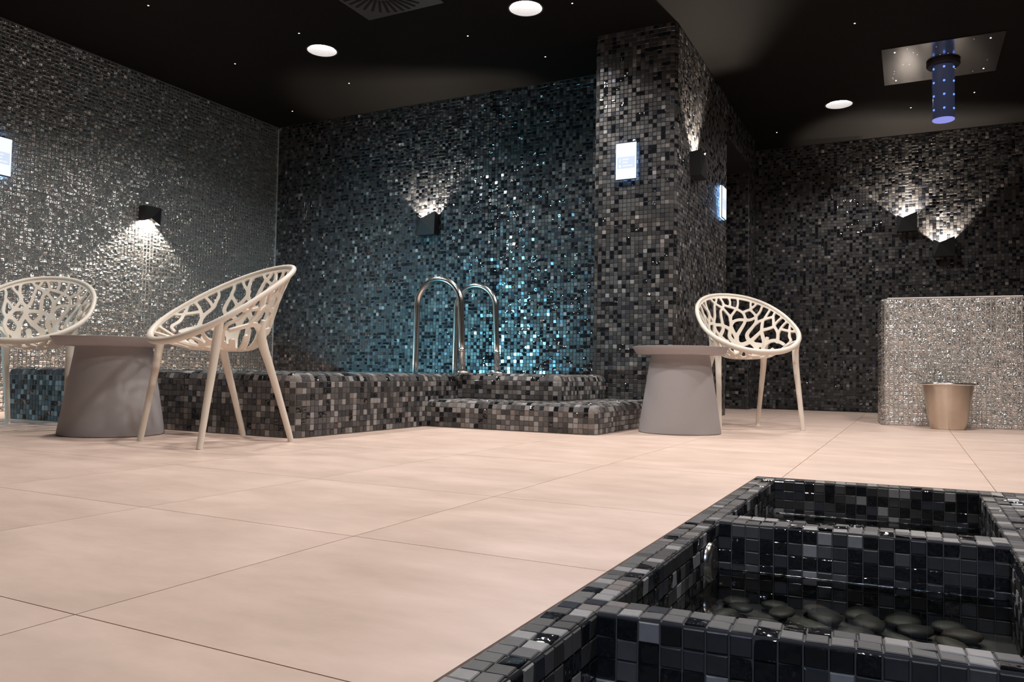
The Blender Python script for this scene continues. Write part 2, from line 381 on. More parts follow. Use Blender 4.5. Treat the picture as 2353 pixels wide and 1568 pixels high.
# column / wall end
rr = 0.04
bm = bmesh.new(); box(bm, CX0, CX1, CY0, CY1, 0, CEIL); bevel(bm, rr, 3, lambda e: abs(e.verts[0].co.z - e.verts[1].co.z) > 1 and e.verts[0].co.y < CY0 + .01)
w = structure(mesh_obj('wall_column', bm, M_GROUT_DARK))
mo = Mosaic(TILE, [0.20, 0.42, 0.26, 0.025, 0.045, 0.05], tilt=0.016, vert=2.5); hz = CEIL - 0.006
mo.grid((CX0 + rr, CY0, 0.003), (CX1 - CX0 - 2 * rr, 0, 0), (0, 0, hz), nv=92)
mo.grid((CX1, CY0 + rr, 0.003), (0, CY1 - CY0 - rr, 0), (0, 0, hz), nv=92)
mo.grid((CX0, YB, 0.003), (0, -(YB - CY0 - rr), 0), (0, 0, hz), nv=92)
arc_strip(mo, (CX1 - rr, CY0 + rr, 0.003), (0, 0, hz), (0, -1, 0), (1, 0, 0), rr)
arc_strip(mo, (CX0 + rr, CY0 + rr, 0.003), (0, 0, hz), (0, -1, 0), (-1, 0, 0), rr)
mo.build(w, 300)
# lintel over the passage, pilaster and right-hand back wall
w = wall_box('wall_lintel', CX1 - 0.3, CX1 - 0.004, CY1, 8.08, 2.40, CEIL, M_BLACK)  # black body puts the shade under the lintel into its colour
mo = Mosaic(TILE, [0.30, 0.42, 0.20, 0.01, 0.01, 0.06], tilt=0.014)
mo.grid((CX1 - 0.004, CY1, 2.405), (0, 1.36, 0), (0, 0, CEIL - 2.41)); mo.build(w)
PX1 = -1.455
w = wall_box('wall_pilaster', -2.3, PX1, 8.08, YR + 0.05, 0, CEIL, M_GROUT_DARK)
mo = Mosaic(TILE, [0.30, 0.42, 0.20, 0.01, 0.01, 0.06], tilt=0.014)
mo.grid((-2.0, 8.08, 0.003), (PX1 - 0.004 + 2.0, 0, 0), (0, 0, CEIL - .006)); mo.grid((PX1, 8.084, 0.003), (0, YR - 8.084, 0), (0, 0, CEIL - .006)); mo.build(w)
w = wall_box('wall_rear', PX1 - 0.1, 2.6, YR, YR + 0.1, 0, CEIL, M_GROUT_DARK)
mo = Mosaic(TILE, [0.30, 0.40, 0.20, 0.008, 0.012, 0.08], tilt=0.014, vert=3.0)
mo.grid((PX1 + 0.004, YR, 0.003), (3.35, 0, 0), (0, 0, CEIL - 0.008), nv=92); mo.build(w)
wall_box('wall_passage', -3.2, -3.1, YB, YR + 0.2, 0, CEIL, M_DARK)
wall_box('wall_passage_side', -3.1, -2.3, YR, YR + 0.1, 0, CEIL, M_DARK)
wall_box('wall_right', 2.5, 2.6, -2.5, YR, 0, CEIL, M_DARK)
wall_box('wall_front', XL - .1, 2.6, -2.6, -2.5, 0, CEIL, M_DARK)

# ------------------------------------------------------------------ plunge pool and steps
def rounded_block(mo, x0, x1, y0, y1, z0, z1, r=0.04, front=True, right=True, left=False, top=True):
    """tiles the visible faces of a block with rounded front/right/left upper edges and vertical corners"""
    rt = r if right else 0; lt = r if left else 0; fr = r if front else 0
    zt = z1 - r
    if front:
        mo.grid((x0 + lt, y0, z0), (x1 - x0 - lt - rt, 0, 0), (0, 0, zt - z0))
        arc_strip(mo, (x0 + lt, y0 + r, zt), (x1 - x0 - lt - rt, 0, 0), (0, -1, 0), (0, 0, 1), r)
    if right:
        mo.grid((x1, y0 + fr, z0), (0, y1 - y0 - fr, 0), (0, 0, zt - z0))
        arc_strip(mo, (x1 - r, y0 + fr, zt), (0, y1 - y0 - fr, 0), (1, 0, 0), (0, 0, 1), r)
    if left:
        mo.grid((x0, y1, z0), (0, -(y1 - y0 - fr), 0), (0, 0, zt - z0))
        arc_strip(mo, (x0 + r, y0 + fr, zt), (0, y1 - y0 - fr, 0), (-1, 0, 0), (0, 0, 1), r)
    if front and right: arc_strip(mo, (x1 - r, y0 + r, z0), (0, 0, zt - z0), (0, -1, 0), (1, 0, 0), r)
    if front and left: arc_strip(mo, (x0 + r, y0 + r, z0), (0, 0, zt - z0), (0, -1, 0), (-1, 0, 0), r)
def block_body(bm, x0, x1, y0, y1, z0, z1, r, front=True, right=True, left=False):
    b2 = bmesh.new(); box(b2, x0, x1, y0, y1, z0, z1)
    def sel(e):
        a, b = e.verts[0].co, e.verts[1].co
        on = lambda f: f(a) and f(b)
        F = on(lambda c: abs(c.y - y0) < 1e-6); Rr = on(lambda c: abs(c.x - x1) < 1e-6); Lf = on(lambda c: abs(c.x - x0) < 1e-6); T = on(lambda c: abs(c.z - z1) < 1e-6)
        if T and ((F and front) or (Rr and right) or (Lf and left)): return True
        if F and front and ((Rr and right) or (Lf and left)) : return True
        return False
    bevel(b2, r, 4, sel)
    me = bpy.data.meshes.new('tmp'); b2.to_mesh(me); b2.free(); bm.from_mesh(me); bpy.data.meshes.remove(me)
BX0, BX1, BY0, BH = -4.885, -2.585, 2.828, 0.308
RIM = 0.235
pool = thing('plunge_pool', 'raised plunge pool clad in dark grey mosaic, in the corner behind the left chairs', 'pool', (-3.7, 4.3, 0))
pool_inv = Matrix.Translation((3.7, -4.3, 0))
def local(o, T=None):
    o.matrix_parent_inverse = o.parent.matrix_basis.inverted(); return o
def anchor(parent): 
    """moves a part list built in room coordinates under a thing whose base lies elsewhere"""
    inv = parent.matrix_basis.inverted()
    for c in parent.children: c.matrix_parent_inverse = inv
bm = bmesh.new(); r = 0.04
block_body(bm, BX0, BX1, BY0, YB - 0.012, 0.0, BH, r, True, True, True)
# open the basin: sink a hollow by removing the top cap and adding inner walls
top = max((f for f in bm.faces if f.normal.z > 0.99), key=lambda f: f.calc_area())
xa, xb = min(v.co.x for v in top.verts), max(v.co.x for v in top.verts); ya, yb = min(v.co.y for v in top.verts), max(v.co.y for v in top.verts)
bmesh.ops.delete(bm, geom=[top], context='FACES_ONLY')
ix0, ix1, iy0, iy1 = BX0 + RIM, BX1 - RIM, BY0 + RIM, yb - 0.012
def rect(x0, x1, y0, y1, z): return [bm.verts.new(p) for p in ((x0, y0, z), (x1, y0, z), (x1, y1, z), (x0, y1, z))]
ra, rb, rc = rect(xa, xb, ya, yb, BH), rect(ix0, ix1, iy0, iy1, BH), rect(ix0, ix1, iy0, iy1, 0.05)
for k in range(4):
    q = (k + 1) % 4
    bm.faces.new((ra[k], ra[q], rb[q], rb[k])); bm.faces.new((rb[k], rb[q], rc[q], rc[k]))
bm.faces.new(rc)
mesh_obj('basin', bm, M_GROUT, pool)
bm = bmesh.new(); box(bm, ix0 + .001, ix1 - .001, iy0 + .001, iy1 - .001, 0.178, 0.18); mesh_obj('water', bm, M_POOLWATER, pool)
mo = Mosaic(TILE, [0.17, 0.22, 0.34, 0.12, 0.10, 0.05], tilt=0.02)
rounded_block(mo, BX0, BX1, BY0, YB - 0.012, 0.003, BH, r, True, True, True)
mo.grid((BX0 + r, BY0 + r, BH), (BX1 - BX0 - 2 * r, 0, 0), (0, RIM - r, 0))
mo.grid((ix0, iy0, 0.10), (0, iy1 - iy0, 0), (0, 0, BH - 0.105)); mo.grid((ix1, iy1, 0.10), (0, iy0 - iy1, 0), (0, 0, BH - 0.105)); mo.grid((ix1, iy0, 0.10), (ix0 - ix1, 0, 0), (0, 0, BH - 0.105))
mo.grid((BX1 - RIM, BY0 + RIM, BH), (RIM - r, 0, 0), (0, YB - 0.012 - BY0 - RIM, 0))
mo.grid((BX0 + r, BY0 + RIM, BH), (RIM - r, 0, 0), (0, YB - 0.012 - BY0 - RIM, 0))
mo.build(pool, 300); anchor(pool)
def step_block(name, label, x0, x1, y0, y1, z0, z1, base):
    t = thing(name, label, 'step', (base[0], base[1], z0)); bm = bmesh.new()
    block_body(bm, x0, x1, y0, y1, z0, z1, 0.04); mesh_obj('step_core', bm, M_GROUT, t)
    mo = Mosaic(TILE, [0.13, 0.16, 0.34, 0.17, 0.15, 0.05], tilt=0.02)
    rounded_block(mo, x0 + 0.004, x1, y0, y1, z0 + 0.003, z1)
    mo.grid((x0 + .004, y0 + 0.04, z1), (x1 - x0 - 0.044, 0, 0), (0, y1 - y0 - 0.04, 0))
    mo.build(t, 300); anchor(t)
LX1, LY0, LH = -1.505, 3.945, 0.157
UX1, UY0, UH = -1.875, 4.30, 0.318
step_block('mosaic_step', 'low wide mosaic step with rounded front edge on the floor beside the pool', BX1 + 0.004, LX1, LY0, CY0 - 0.004, 0.0, LH, (-2.0, 4.5))
step_block('mosaic_step', 'upper mosaic step below the steel handrails, standing on the wider low step', BX1 + 0.006, UX1, UY0, CY0 - 0.006, LH + 0.0055, UH, (-2.2, 4.7))

# ------------------------------------------------------------------ handrails
def handrail(label, y, xl, xr, zb, ztop, lean):
    t = thing('handrail', label, 'handrail', ((xl + xr) / 2, y, zb), group='pool handrails'); rad = 0.0205
    w = (xr - xl) / 2; cx = (xl + xr) / 2; zc = ztop - w * 1.0 - rad
    pts = [(xr + lean, y, UH + 0.004), (xr + lean * 0.5, y, UH + 0.25 * (zc - UH) + .1), (xr, y, zc)]
    pts += [(cx + w * math.cos(a), y, zc + w * 1.0 * math.sin(a)) for a in np.linspace(0.12, math.pi - 0.12, 22)]
    pts += [(xl, y, zc), (xl - lean * 0.2, y, 0.4), (xl - lean * 0.25, y, 0.07)]
    bm = bmesh.new(); tube(bm, pts, rad, 18); mesh_obj('rail_tube', bm, M_STEEL, t, True)
    bm = bmesh.new(); lathe(bm, [(0.0205, 0), (0.055, 0.0), (0.055, 0.004), (0.05, 0.011), (0.026, 0.016), (0.0212, 0.018)], 36, xr + lean, y); 
    for v in bm.verts: v.co.z += UH + 0.004
    mesh_obj('flange', bm, M_STEEL, t, True); 
    bm = bmesh.new(); tube(bm, [(xr + lean * .62, y, UH + 0.135), (xr + lean * .60, y, UH + 0.165)] , rad + 0.0012, 18); mesh_obj('sleeve', bm, M_STEEL, t, True)
    anchor(t)
handrail('front one of two polished steel arched handrails, its left foot nearest the pool corner', 4.27, -2.885, -2.552, UH, 0.945, 0.022)
handrail('rear one of two polished steel arched handrails, partly behind the other', 4.80, -2.905, -2.585, UH, 0.960, 0.022)

# ------------------------------------------------------------------ foot bath sunk in the floor
fb = thing('foot_bath', 'sunken foot bath lined with black mosaic, divided in basins, at lower right in the floor', 'foot bath', (-0.1, 1.4, 0))
DEPTH = 0.178
def sk(p): return (p[0], fy(p[1], p[0]), p[2])
IX0, IX1 = -0.393, 0.180
CY = [(1.935, 2.672), (1.122, 1.842), (0.30, 1.062)]
bm = bmesh.new()
def skbox(bm, *a):
    for v in box(bm, *a): v.co.y = fy(v.co.y, v.co.x)
skbox(bm, FBX0 + .001, IX0, FBY0, FBY1 - .001, -DEPTH - .03, -0.004); skbox(bm, IX1, FBX1, FBY0, FBY1 - .001, -DEPTH - .03, -0.004)
prev = FBY1 - .001
for a, b in CY: skbox(bm, IX0, IX1, b, prev, -DEPTH - .03, -0.004); prev = a
skbox(bm, IX0, IX1, FBY0, prev, -DEPTH - .03, -0.004)
skbox(bm, IX0, IX1, FBY0, FBY1 - .1, -DEPTH - .03, -DEPTH)
mesh_obj('basin_body', bm, M_GROUT_DARK, fb)
mo = Mosaic(TILE, [0.16, 0.24, 0.34, 0.16, 0.05, 0.05], th=0.003, gap=0.0022, bev=0.0013, tilt=0.02)  # paler mix for the tops, their grazing sheen put into tile colours
def sgrid(O, U, V, **kw):
    O = np.array(O, float); U = np.array(U, float); V = np.array(V, float)
    S = lambda v: np.array([v[0], v[1] + SHEAR * v[0], v[2]])
    mo.grid(np.array(sk(O)), S(U), S(V), **kw)
g = 0.0005
ztop = -0.004
# flat tops: left rim, right bench, dividers, back rim
sgrid((FBX0, 0.2, ztop), (IX0 - FBX0, 0, 0), (0, FBY1 - 0.2, 0), nu=2)
sgrid((IX1, 0.2, ztop), (FBX1 - IX1, 0, 0), (0, FBY1 - 0.2, 0))
prev = FBY1
for a, b in CY: sgrid((IX0, b, ztop), (IX1 - IX0, 0, 0), (0, prev - b, 0)); prev = a
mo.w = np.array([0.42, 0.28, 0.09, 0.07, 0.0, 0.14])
for a, b in CY:
    sgrid((IX0, b, -DEPTH), (IX1 - IX0, 0, 0), (0, 0, DEPTH - 0.006))               # far wall faces the camera
    sgrid((IX1, a, -DEPTH), (-(IX1 - IX0), 0, 0), (0, 0, DEPTH - 0.006))            # near wall
    sgrid((IX0, a, -DEPTH), (0, b - a, 0), (0, 0, DEPTH - 0.006))                    # left wall
    sgrid((IX1, b, -DEPTH), (0, a - b, 0), (0, 0, DEPTH - 0.006))
mo.build(fb, 300)
for a, b in CY:
    bm = bmesh.new(); v = [bm.verts.new(sk(p)) for p in ((IX0 + .004, a + .004, -0.108), (IX1 - .004, a + .004, -0.108), (IX1 - .004, b - .004, -0.108), (IX0 + .004, b - .004, -0.108))]
    bm.faces.new(v); mesh_obj('water', bm, M_WATER, fb)
    bm = bmesh.new(); tube(bm, [sk((x, b - .0050 + 0.0006 * math.sin(x * 190), -0.1075)) for x in np.linspace(IX0 + .006, IX1 - .006, 60)], 0.0022, 8); mesh_obj('water_edge', bm, M_EDGE, fb, True)
bm = bmesh.new(); lathe(bm, [(0, 0.013), (0.012, 0.013), (0.014, 0.010), (0.030, 0.012), (0.036, 0.010), (0.042, 0.004), (0.043, -0.003)], 36)
for v in bm.verts: v.co = Vector((v.co.z + IX0 + 0.006, v.co.y + fy(1.735, IX0), v.co.x - 0.073))
fix(bm); mesh_obj('inlet_nozzle', bm, M_STEEL, fb, True)
anchor(fb)
# pebbles on the bottom of the middle basin
def pebble_mesh(k):
    bm = bmesh.new(); bmesh.ops.create_icosphere(bm, subdivisions=2, radius=1.0)
    s = Vector((rnd.uniform(.8, 1.25), rnd.uniform(.6, .95), rnd.uniform(.28, .40)))
    for v in bm.verts:
        f = 1 + 0.10 * math.sin(3 * v.co.x + k) * math.cos(2.3 * v.co.y + 2 * k)
        v.co = Vector((v.co.x * s.x * f, v.co.y * s.y * f, v.co.z * s.z))
    me = bpy.data.meshes.new('river_stone'); bm.to_mesh(me); bm.free(); me.materials.append(STONE[k % 3]); me.polygons.foreach_set('use_smooth', [True] * len(me.polygons)); return me
PEB = [pebble_mesh(k) for k in range(9)]
ORD = ['first', 'second', 'third', 'fourth', 'fifth', 'sixth', 'seventh', 'eighth', 'ninth', 'tenth', 'eleventh', 'twelfth', 'thirteenth']
ROWN = ['far row', 'second row', 'third row', 'fourth row', 'nearest row']
y = 1.800
for rows in range(5):
    x = IX0 + 0.050 + (rows % 2) * 0.022; k = 0
    while x < IX1 - 0.045:
        s = rnd.uniform(0.034, 0.047); pm = rnd.choice(PEB)
        o = bpy.data.objects.new('river_stone', pm); COL.objects.link(o)
        o.scale = (s, s * 0.92, s * 0.85); o.rotation_euler = (rnd.uniform(-.08, .08), rnd.uniform(-.08, .08), rnd.uniform(0, 6.28))
        o.location = (x, fy(y + rnd.uniform(-.006, .006), x), -DEPTH + 0.013 + (rows % 2) * 0.003 + rnd.uniform(0, .004))
        tag(o, 'dark river stone in the foot bath water, %s from left in the %s' % (ORD[k], ROWN[rows]), 'stone', 'river stones in the foot bath')
        x += 0.082; k += 1
    y -= 0.066

# ------------------------------------------------------------------ low partition and bucket
pt = thing('partition', 'low silver glass mosaic partition with rounded ends behind the steel bucket', 'partition', (0.25, 6.50, 0), math.radians(4.3))
bm = bmesh.new(); pw, pd, ph, pr = 0.455, 0.26, 0.905, 0.05
box(bm, -pw, pw, -pd, pd, 0, ph); bevel(bm, pr, 4, lambda e: abs(e.verts[0].co.z - e.verts[1].co.z) > .5)
mesh_obj('partition_core', bm, M_PART_GROUT, pt)
mo = Mosaic([M_SILVER], [1], th=0.005, gap=0.0036, bev=0.0016, tilt=0.022)
mo.grid((-pw + pr, -pd, 0.004), (2 * pw - 2 * pr, 0, 0), (0, 0, ph - .01), nv=30)
for sx in (1, -1):
    mo.grid((sx * pw, -sx * (pd - pr), 0.004), (0, sx * 2 * (pd - pr), 0), (0, 0, ph - .01), nv=30)
    arc_strip(mo, (sx * (pw - pr), -pd + pr, 0.004), (0, 0, ph - .01), (0, -1, 0), (sx, 0, 0), pr, 3)
mo.build(pt, 300)
bm = bmesh.new(); box(bm, -pw + 0.04, pw - 0.04, -pd - 0.004, pd, ph, ph + 0.008); mesh_obj('top_ledge', bm, M_WHITE, pt)

bk = thing('bucket', 'tapered brushed steel bucket standing on the floor before the silver partition', 'bucket', (0.224, 6.015, 0))
bm = bmesh.new(); lathe(bm, [(0, 0.002), (0.104, 0.0), (0.1075, 0.005), (0.1565, 0.292), (0.1565, 0.296), (0.152, 0.292), (0.104, 0.012), (0, 0.010)], 64)
fix(bm); mesh_obj('pail', bm, M_BUCKET, bk, True)
bm = bmesh.new(); tube(bm, [(0.163 * math.cos(a), 0.163 * math.sin(a), 0.303) for a in np.linspace(0, 2 * math.pi, 64, endpoint=False)], 0.0085, 12, True); fix(bm); mesh_obj('rim', bm, M_STEEL, bk, True)
for s in (1, -1):
    bm = bmesh.new(); box(bm, s * 0.158 - 0.012, s * 0.158 + 0.018, -0.014, 0.014, 0.29, 0.316); bevel(bm, 0.004, 2); mesh_obj('handle_lug', bm, M_STEEL, bk)

# ------------------------------------------------------------------ tables
def make_table(label, loc, sz, first=None):
    if first is None:
        t = thing('side_table', label, 'table', loc, group='round grey side tables')
        bm = bmesh.new(); lathe(bm, [(0, 0.0), (0.228, 0.0), (0.234, 0.004), (0.234, 0.012), (0.168, 0.438), (0, 0.438)], 72); fix(bm); mesh_obj('pedestal', bm, M_TABLE, t, True)
        bm = bmesh.new(); lathe(bm, [(0, 0.436), (0.20, 0.436), (0.243, 0.438), (0.251, 0.443), (0.2735, 0.477), (0.2745, 0.481), (0.270, 0.482), (0.262, 0.474), (0.252, 0.468), (0, 0.466)], 72); fix(bm); mesh_obj('tray_top', bm, M_TABLE, t, True)
        for c in t.children:
            for p_ in c.data.polygons: pass
    else:
        t = first.copy(); COL.objects.link(t); t['label'] = label
        for c in first.children: d = c.copy(); COL.objects.link(d); d.parent = t
        t.location = loc
    t.scale = (1, 1, sz)
    return t
t1 = make_table('round grey pedestal table with tray top between the two left chairs', (-3.436, 2.495, 0), 0.965)
t2 = make_table('round grey pedestal table with tray top in front of the column', (-1.19, 4.478, 0), 1.025, t1)

# ------------------------------------------------------------------ chairs
BR = [[(3.65,0.006),(3.72,0.038),(3.74,0.082),(3.75,0.113),(3.72,0.157),(3.66,0.201),(3.67,0.22)],[(3.51,0.013),(3.48,0.038),(3.41,0.063),(3.33,0.082),(3.25,0.101)],[(3.33,0.013),(3.37,0.044),(3.44,0.069),(3.49,0.113),(3.55,0.17),(3.67,0.22)],[(3.27,0.013),(3.23,0.044),(3.21,0.069),(3.24,0.101),(3.31,0.126),(3.33,0.17),(3.33,0.226),(3.33,0.258)],[(3.21,0.075),(3.12,0.088),(2.97,0.101),(2.83,0.119),(2.76,0.138),(2.71,0.176)],[(3.1,0.013),(3.07,0.05),(3.09,0.088)],[(2.91,0.013),(2.9,0.05),(2.92,0.088),(2.99,0.126),(3.08,0.17),(3.11,0.208)],[(3.25,0.101),(3.18,0.132),(3.12,0.17),(3.1,0.214),(3.1,0.27),(3.05,0.333),(2.98,0.396),(2.95,0.491)],[(3.08,0.245),(3.01,0.214),(2.87,0.195),(2.72,0.189),(2.59,0.176),(2.48,0.145)],[(2.76,0.119),(2.69,0.101),(2.61,0.082),(2.62,0.044),(2.62,0.013)],[(2.61,0.082),(2.53,0.044),(2.49,0.013)],[(2.61,0.088),(2.5,0.113),(2.45,0.138),(2.44,0.189),(2.51,0.245),(2.63,0.327),(2.63,0.377),(2.54,0.428)],[(2.45,0.126),(2.39,0.075),(2.37,0.013)],[(2.71,0.189),(2.75,0.233),(2.85,0.302),(2.94,0.365),(2.96,0.409)],[(2.44,0.201),(2.36,0.164),(2.25,0.126),(2.09,0.069)],[(2.25,0.126),(2.22,0.069),(2.19,0.013)],[(2.08,0.013),(2.08,0.057),(2.03,0.094),(1.97,0.132),(1.8,0.17),(1.7,0.233),(1.66,0.277)],[(1.97,0.126),(1.94,0.069),(1.9,0.013)],[(1.98,0.151),(2.08,0.195),(2.21,0.239),(2.29,0.289),(2.41,0.365),(2.52,0.428)],[(2.27,0.138),(2.26,0.195),(2.23,0.252),(2.17,0.308),(2.08,0.371),(2.02,0.453)],[(1.77,0.17),(1.79,0.094),(1.77,0.013)],[(1.76,0.113),(1.68,0.094),(1.59,0.069),(1.46,0.031)],[(1.67,0.025),(1.59,0.063),(1.41,0.101),(1.17,0.101),(1.11,0.151)],[(3.67,0.233),(3.65,0.296),(3.55,0.358),(3.37,0.434),(3.24,0.491)],[(3.68,0.239),(3.43,0.252),(3.26,0.27),(3.13,0.302)],[(3.33,0.258),(3.35,0.308),(3.46,0.358),(3.52,0.377)],[(3.12,0.283),(3.15,0.34),(3.16,0.39),(3.09,0.453),(3.0,0.509)],[(2.95,0.491),(2.77,0.491),(2.62,0.459),(2.52,0.428),(2.41,0.459),(2.25,0.522)],[(2.02,0.453),(1.93,0.358),(1.81,0.302),(1.65,0.264),(1.21,0.208)],[(2.52,0.428),(2.36,0.459),(2.1,0.447)],[(3.86,0.013),(3.82,0.057),(3.75,0.101)],[(3.72,0.107),(3.76,0.145),(3.86,0.182),(3.96,0.214),(4.07,0.239),(4.17,0.277),(4.23,0.34),(4.18,0.421),(4.08,0.497)],[(3.99,0.006),(3.98,0.05),(4.02,0.088),(3.98,0.132),(3.92,0.189)],[(4.03,0.101),(4.1,0.145),(4.15,0.189),(4.13,0.233)],[(3.93,0.201),(3.64,0.226)],[(4.08,0.252),(3.97,0.289),(3.9,0.346)],[(3.65,0.233),(3.72,0.289),(3.83,0.352),(3.89,0.434),(3.94,0.528)]]
def chair_rim(ph):
    W_, xf, xb, zf, zb, q, e = 0.2955, 0.2332, 0.3754, 0.4523, 0.8415, 0.0667, 0.9029
    c, s = np.cos(ph), np.sin(ph)
    x = np.where(c > 0, c * xf, c * xb); y = np.sign(s) * np.abs(s) ** e * W_
    u = (xf - x) / (xf + xb)
    return np.stack([x, y, zf + (zb - zf) * u + q * u * (1 - u)], -1)
def chair_surf(ph, t):
    ph = np.asarray(ph, float); t = np.asarray(t, float)[..., None]
    cx, zb, g1, h1, g2, h2 = -0.1174, 0.4195, 0.4567, 0.2533, 0.778, 0.0091
    rl = chair_rim(ph)
    g = (1 - t) ** 3 + 3 * (1 - t) ** 2 * t * g1 + 3 * (1 - t) * t * t * g2
    h = (1 - t) ** 3 + 3 * (1 - t) ** 2 * t * h1 + 3 * (1 - t) * t * t * h2
    C = np.array([cx, 0, zb]); d = rl - C
    return np.concatenate([C[0] + g * d[..., 0:1], g * d[..., 1:2], zb + h * d[..., 2:3]], -1)
def catmull(P, n=5):
    P = np.array(P, float); Q = np.vstack([2 * P[0] - P[1], P, 2 * P[-1] - P[-2]]); out = []
    for i in range(1, len(Q) - 2):
        for k in range(n):
            s = k / n; a, b, c, d = Q[i - 1:i + 3]
            out.append(0.5 * ((2 * b) + (c - a) * s + (2 * a - 5 * b + 4 * c - d) * s * s + (3 * b - a - 3 * c + d) * s ** 3))
    out.append(P[-1]); return np.array(out)
def shell_mesh():
    br = [list(b) for b in BR]
    full = 2 * math.pi
    for b in BR:                                     # the far side repeats the near side mirrored
        if min(p[0] for p in b) < 1.80 or max(p[0] for p in b) < 2.10: br.append([(full - p[0], p[1]) for p in b])
    for a0 in (2.95, 3.02, 2.25, 2.02, 3.26, 4.08, 3.94, 3.62, 1.66, 4.62, 1.25, 5.03): br.append([(a0, 0.46), (a0, 0.66), (a0, 0.9)])
    k = 0
    for a0 in np.arange(-1.0, 1.01, 0.25):
        br.append([(a0, 0.0), (a0 + .05 * (-1) ** k, .2), (a0 - .05 * (-1) ** k, .42), (a0 + .04 * (-1) ** k, .62), (a0, .88)])
        if a0 < 0.9: br.append([(a0, .28 + .16 * (k % 3)), (a0 + .12, .36 + .14 * (k % 3)), (a0 + .25, .30 + .16 * (k % 3))])
        k += 1
    nph, nt = 320, 120
    ph = np.arange(nph) / nph * full; tt = np.linspace(0, 0.95, nt)
    PH, TT = np.meshgrid(ph, tt); G = chair_surf(PH, TT); X = G.reshape(-1, 3)
    acc = np.zeros(len(X)); kk = 0.0017
    for b in br:
        c = catmull(b); S = chair_surf(c[:, 0], np.clip(c[:, 1], 0, .95)); wd = 0.0060 + 0.0078 * np.clip(c[:, 1] / 0.45, 0, 1.0) ** 1.2
        A, B = S[:-1], S[1:]; best = np.full(len(X), 1e9)
        lo, hi = S.min(0) - .04, S.max(0) + .04
        m = ((X > lo) & (X < hi)).all(1)
        if not m.any(): continue
        Y = X[m][:, None, :]; AB = B - A; L = (AB ** 2).sum(1) + 1e-12
        s = np.clip(((Y - A) * AB).sum(-1) / L, 0, 1)
        d = np.linalg.norm(Y - (A + s[..., None] * AB), axis=-1) - (wd[:-1] + s * (wd[1:] - wd[:-1]))
        acc[m] += np.exp(np.clip(-d.min(1) / kk, -40, 40))
    f = np.log(acc + 1e-12) * kk
    f = f.reshape(nt, nph)
    f = np.maximum(f, 0.010 - TT * 0.40)              # band under the rim
    f = np.maximum(f, (TT - 0.80) * 0.2)             # solid middle of the seat
    fr = np.minimum((TT - 0.0), 0.06 - TT) ; 
    # normals
    dp = np.roll(G, -1, 1) - np.roll(G, 1, 1); dt = np.gradient(G, axis=0); N = np.cross(dp, dt); N /= np.linalg.norm(N, axis=-1, keepdims=True) + 1e-12
    verts = []; vn = []; idx = {}
    def vert(key, p, n):
        if key not in idx: idx[key] = len(verts); verts.append(p); vn.append(n)
        return idx[key]
    polys = []; border = []
    for i in range(nt - 1):
        for j in range(nph):
            j2 = (j + 1) % nph; cs = [(i, j), (i, j2), (i + 1, j2), (i + 1, j)]; fv = [f[a] for a in cs]
            ins = [v > 0 for v in fv]
            if not any(ins): continue
            poly = []; cuts = []
            for q in range(4):
                a, b = cs[q], cs[(q + 1) % 4]
                if ins[q]: poly.append(vert(a, G[a], N[a]))
                if ins[q] != ins[(q + 1) % 4]:
                    s = fv[q] / (fv[q] - fv[(q + 1) % 4]); key = (a, b) if a < b else (b, a)
                    vi = vert(key, G[a] + s * (G[b] - G[a]), N[a] + s * (N[b] - N[a])); poly.append(vi); cuts.append(len(poly) - 1)
            polys.append(poly)
            if len(cuts) >= 2:
                for c_ in range(len(poly)):
                    a, b = c_, (c_ + 1) % len(poly)
                    if a in cuts and b in cuts and not (len(poly) == 4 and False): border.append((poly[a], poly[b]))
    V = np.array(verts); Nn = np.array(vn); Nn /= np.linalg.norm(Nn, axis=1, keepdims=True)
    bm = bmesh.new(); h = 0.0048
    A = [bm.verts.new(p) for p in V + Nn * h]; B = [bm.verts.new(p) for p in V - Nn * h]
    for p in polys:
        try:
            bm.faces.new([A[q] for q in p]).smooth = True; bm.faces.new([B[q] for q in p[::-1]]).smooth = True
        except ValueError: pass
    for a, b in border:
        try: bm.faces.new([A[a], B[a], B[b], A[b]]).smooth = True
        except ValueError: pass
    bmesh.ops.recalc_face_normals(bm, faces=bm.faces[:])
    return bm
def smooth_by_angle(o, ang=40):
    me = o.data; me.polygons.foreach_set('use_smooth', [True] * len(me.polygons))
    bm = bmesh.new(); bm.from_mesh(me)
    for e in bm.edges:
        if len(e.link_faces) == 2 and e.calc_face_angle(0) > math.radians(ang): e.smooth = False
    bm.to_mesh(me); bm.free()
for t in (t1,):
    for c in t.children: smooth_by_angle(c, 35)
smooth_by_angle(bk.children[0], 50)
